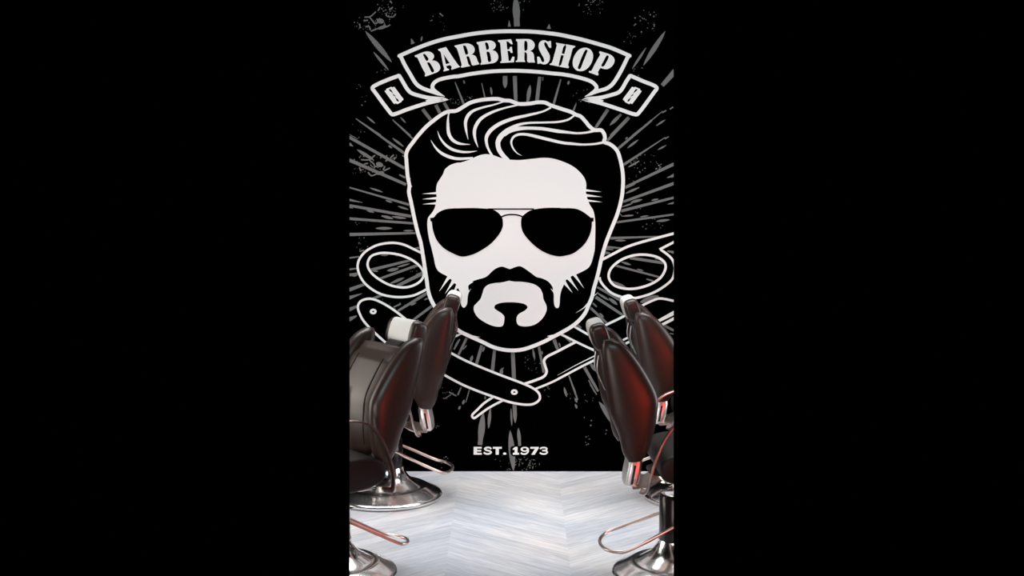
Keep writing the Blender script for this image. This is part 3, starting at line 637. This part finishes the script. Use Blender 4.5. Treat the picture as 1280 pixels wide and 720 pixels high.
# ------------------------------------------------------------------ barber chair (front = +X)
def barber_chair(loc, facing, label, lift=0.0, base_r=0.33, arms=True, lever=1.0, lever_deg=0.0, back_shift=0.0, bl=1.0, head_drop=0.0, head_fwd=0.0, recl=0.0, seat_x=0.0, lever_drop=0.0):
    root = empty('barber_chair', loc, math.radians(facing))
    tag(root, label, 'chair', 'barber chairs in two facing rows')
    M = Matrix.Translation(loc) @ Matrix.Rotation(math.radians(facing), 4, 'Z')
    def part(name, bm, m, parent=root, smooth=True):
        if parent is None: parent = root
        return link(name, bm, m, parent, smooth=smooth, M=M)
    k = base_r / 0.33
    part('base_plate', lathe([(.318*k, 0.0), (.33*k, .006), (.332*k, .018), (.327*k, .025), (.318*k, .030), (.30*k, .038), (.27*k, .052), (.245*k, .065), (.232*k, .069), (.222*k, .066), (.212*k, .068), (.195*k, .078), (.165*k, .095), (.142*k, .112), (.124*k, .134), (.111*k, .155), (.105*k, .18)]), M_CHROME)
    ch = .40 + lift
    col_ = part('column', lathe([(.1035*k, .15), (.1035*k, .185), (.100*k, .21), (.099*k, ch - .015), (.094*k, ch - .004), (.05, ch)], 48), M_COLUMN)
    part('column_cap', lathe([(.055, ch - .002), (.088*k, ch - .001), (.090*k, ch + .004), (.080*k, ch + .012), (.04, ch + .016)], 48), M_CHROME, col_)
    part('piston', lathe([(.034, ch + .01), (.034, ch + .12)], 24), M_CHROME, col_)
    ca, sa = math.cos(math.radians(lever_deg)), math.sin(math.radians(lever_deg))
    lp = [(-.03, .085, .30), (-.12, .105, .262), (-.31, .135, .185), (-.355, .118, .170), (-.385, .05, .165), (-.392, -.03, .163), (-.375, -.11, .163), (-.33, -.165, .166), (-.27, -.18, .178), (-.12, -.165, .245), (.02, -.14, .308)]
    lp = [(x * ca - y * lever * sa, x * sa + y * lever * ca, z - lever_drop * min(1, max(0, -x * 3))) for x, y, z in lp]
    part('pump_lever', tube(lp, .0085, 12), M_COPPER)
    L = lift
    # seat with its dark rounded apron, on a steel plate
    part('seat_plate', loft([((-.0, 0, ch + .075), (.13, 0, 0), (0, .11, 0)), ((-.0, 0, ch + .115), (.16, 0, 0), (0, .14, 0))], .6), M_CHROME)
    seat = []
    for y, sc in ((-.262, .70), (-.258, .86), (-.25, .95), (-.235, 1.0), (0, 1.0), (.235, 1.0), (.25, .95), (.258, .86), (.262, .70)):
        seat.append(((.14 + seat_x, y, .575 + L), (.27 * (.9 + .1 * sc), 0, 0), (0, 0, .082 * sc)))
    st = part('seat', loft(seat, .62), M_LEATHER_D)
    # backrest: a padded centre panel between two thick teardrop side wings
    top, bot = 1.19, .615
    wk = [  # z, centre x, half depth, half thickness
        (.615, -.296, .034, .030), (.66, -.293, .062, .042), (.747, -.290, .085, .050), (.834, -.300, .110, .054), (.91, -.308, .117, .055),
        (1.03, -.347, .097, .052), (1.13, -.387, .068, .044), (1.17, -.408, .046, .036), (1.19, -.425, .022, .020)]
    wk = [(top - (top - q[0]) * bl,) + q[1:] for q in wk]
    LB = L + (top - bot) * (1 - bl)
    wk = [(q[0], q[1] + (top - q[0]) * recl) + q[2:] for q in wk]
    zb = wk[0][0]
    secs = []
    for i in range(27):
        z = zb + .01 + (1.125 - zb) * i / 26
        x, dp, th = interp(wk, z); u = i / 26
        hw = .205 * min(1, .62 + 2.4 * u) * (1 if u < .8 else math.sqrt(max(0.0, 1 - ((u - .8) / .34) ** 2)))
        d = dp * .70 * (1 if u < .92 else .7)
        secs.append(((x + dp * .04 + back_shift, 0, z + L), (d, 0, d * .15), (0, hw, 0)))
    br = part('backrest', loft(secs, .62, 56), M_LEATHER)
    for sgn in (-1, 1):
        secs = []
        for i in range(37):
            u = i / 36; u = .5 - .5 * math.cos(math.pi * u)
            z = zb + (top - zb) * u
            x, dp, th = interp(wk, z)
            secs.append(((x + back_shift, sgn * .215, z + L), (dp, 0, dp * .12), (0, th, 0)))
        part('side_wing', loft(secs, .84, 56), M_LEATHER, br)
        pts = []
        for q in range(9):
            z = zb + .06 + (1.08 - zb - .06) * q / 8
            x, dp, th = interp(wk, z)
            pts.append((x + dp * .715 + back_shift, sgn * .110, z + L + dp * .1))
        part('seam', tube(pts, .0035, 8), M_SEAM, br)
    # headrest: pale block with dark leather ends, tilted back on two rods
    hc = Vector((-.42 + back_shift + head_fwd, 0, 1.185 + L - head_drop))
    ax = Vector((.043, 0, .012)); az = Vector((-.020, 0, .064))
    def slab(rows): return [(hc + Vector((0, y, 0)), ax * q, az * q) for y, q in rows]
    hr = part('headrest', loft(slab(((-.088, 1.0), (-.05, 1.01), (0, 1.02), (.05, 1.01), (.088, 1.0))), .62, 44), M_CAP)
    for sgn in (-1, 1):
        rows = [(sgn * .0885, 1.015), (sgn * .100, 1.0), (sgn * .112, .95), (sgn * .120, .87), (sgn * .125, .76), (sgn * .127, .6)]
        part('headrest_end', loft(slab(rows), .62, 44), M_LEATHER, hr)
    part('headrest_neck', loft([((-.385 + back_shift, 0, 1.04 + L), (.03, 0, 0), (0, .06, 0)), ((-.40 + back_shift, 0, 1.09 + L), (.036, 0, 0), (0, .068, 0)), ((-.415 + back_shift + head_fwd * .6, 0, 1.15 + L - head_drop), (.034, 0, 0), (0, .068, 0))], .5, 32), M_LEATHER_D)
    # chrome slide on the back shell
    x0 = -.455 + back_shift
    fr = [(x0, -.065, 1.09 + L), (x0 - .006, -.065, 1.02 + L), (x0 + .022, -.062, .95 + L), (x0 + .034, -.04, .92 + L), (x0 + .034, .04, .92 + L), (x0 + .022, .062, .95 + L), (x0 - .006, .065, 1.02 + L), (x0, .065, 1.09 + L)]
    part('headrest_slide', tube(fr, .0036, 8), M_GUN)
    # steel bracket under the backrest: two cheeks joined by a curved plate
    bx = -.275 + back_shift + (top - bot) * recl
    pl = [((bx - .02, 0, .45 + LB), (.022, 0, 0), (0, .075, 0)), ((bx - .02, 0, .46 + LB), (.034, 0, 0), (0, .088, 0)), ((bx - .012, 0, .50 + LB), (.038, 0, 0), (0, .095, 0)), ((bx, 0, .57 + LB), (.036, 0, 0), (0, .095, 0)), ((bx + .004, 0, .595 + LB), (.028, 0, 0), (0, .085, 0))]
    bb = part('back_bracket', loft(pl, .45, 40), M_STEEL)
    for sgn in (-1, 1):
        part('bracket_slot', loft([((bx - .022, sgn * .088, .47 + LB), (.006, 0, 0), (0, .012, 0)), ((bx - .006, sgn * .092, .56 + LB), (.006, 0, 0), (0, .012, 0))], .6, 16), M_SEAM, bb)
    part('bracket_arm', tube([(bx - .02, 0, .455 + LB), (bx + .06, 0, .46 + LB), (bx + .14, 0, .50 + LB), (.0, 0, .515 + LB)], 0, flat=(.11, .010)), M_COPPER)
    for sgn in (-1, 1):
        # chrome band sweeping from the bracket up to the arm pad
        band = [(-.235, sgn * .16, .455), (-.225, sgn * .25, .475), (-.208, sgn * .285, .53), (-.190, sgn * .29, .61), (-.150, sgn * .29, .71), (-.100, sgn * .29, .785), (-.040, sgn * .29, .83), (.05, sgn * .29, .852), (.18, sgn * .29, .85), (.28, sgn * .29, .83)]
        band = [(x + back_shift * .5, y, z + LB) for x, y, z in band]
        ar = part('armrest', tube(band, 0, flat=(.016, .0055)), M_COPPER)
    return root

# nearer and farther pair of each row
barber_chair((.822, -DW + 7.2, 0), 2.5, 'dark leather barber chair at right, nearest the camera, with reddish sheen on its back', back_shift=.05, head_fwd=-.03)
barber_chair((1.10, -DW + 8.62, 0), 3, 'dark leather barber chair at far right by the mural, partly behind the nearer one', lift=-.075, bl=.88, back_shift=.045, head_fwd=-.03)
barber_chair((-.895, -DW + 7.2, 0), 219, 'dark brown leather barber chair at left, nearest the camera, turned to show its padded front', lever=.6, lever_deg=-22, back_shift=.05, head_fwd=-.085, lift=-.04, recl=.13, seat_x=-.03, lever_drop=.03)
barber_chair((-.742, -DW + 8.62, 0), 179, 'dark leather barber chair at left by the mural, standing behind the nearest left chair', lift=-.05, back_shift=.045, head_fwd=-.015)
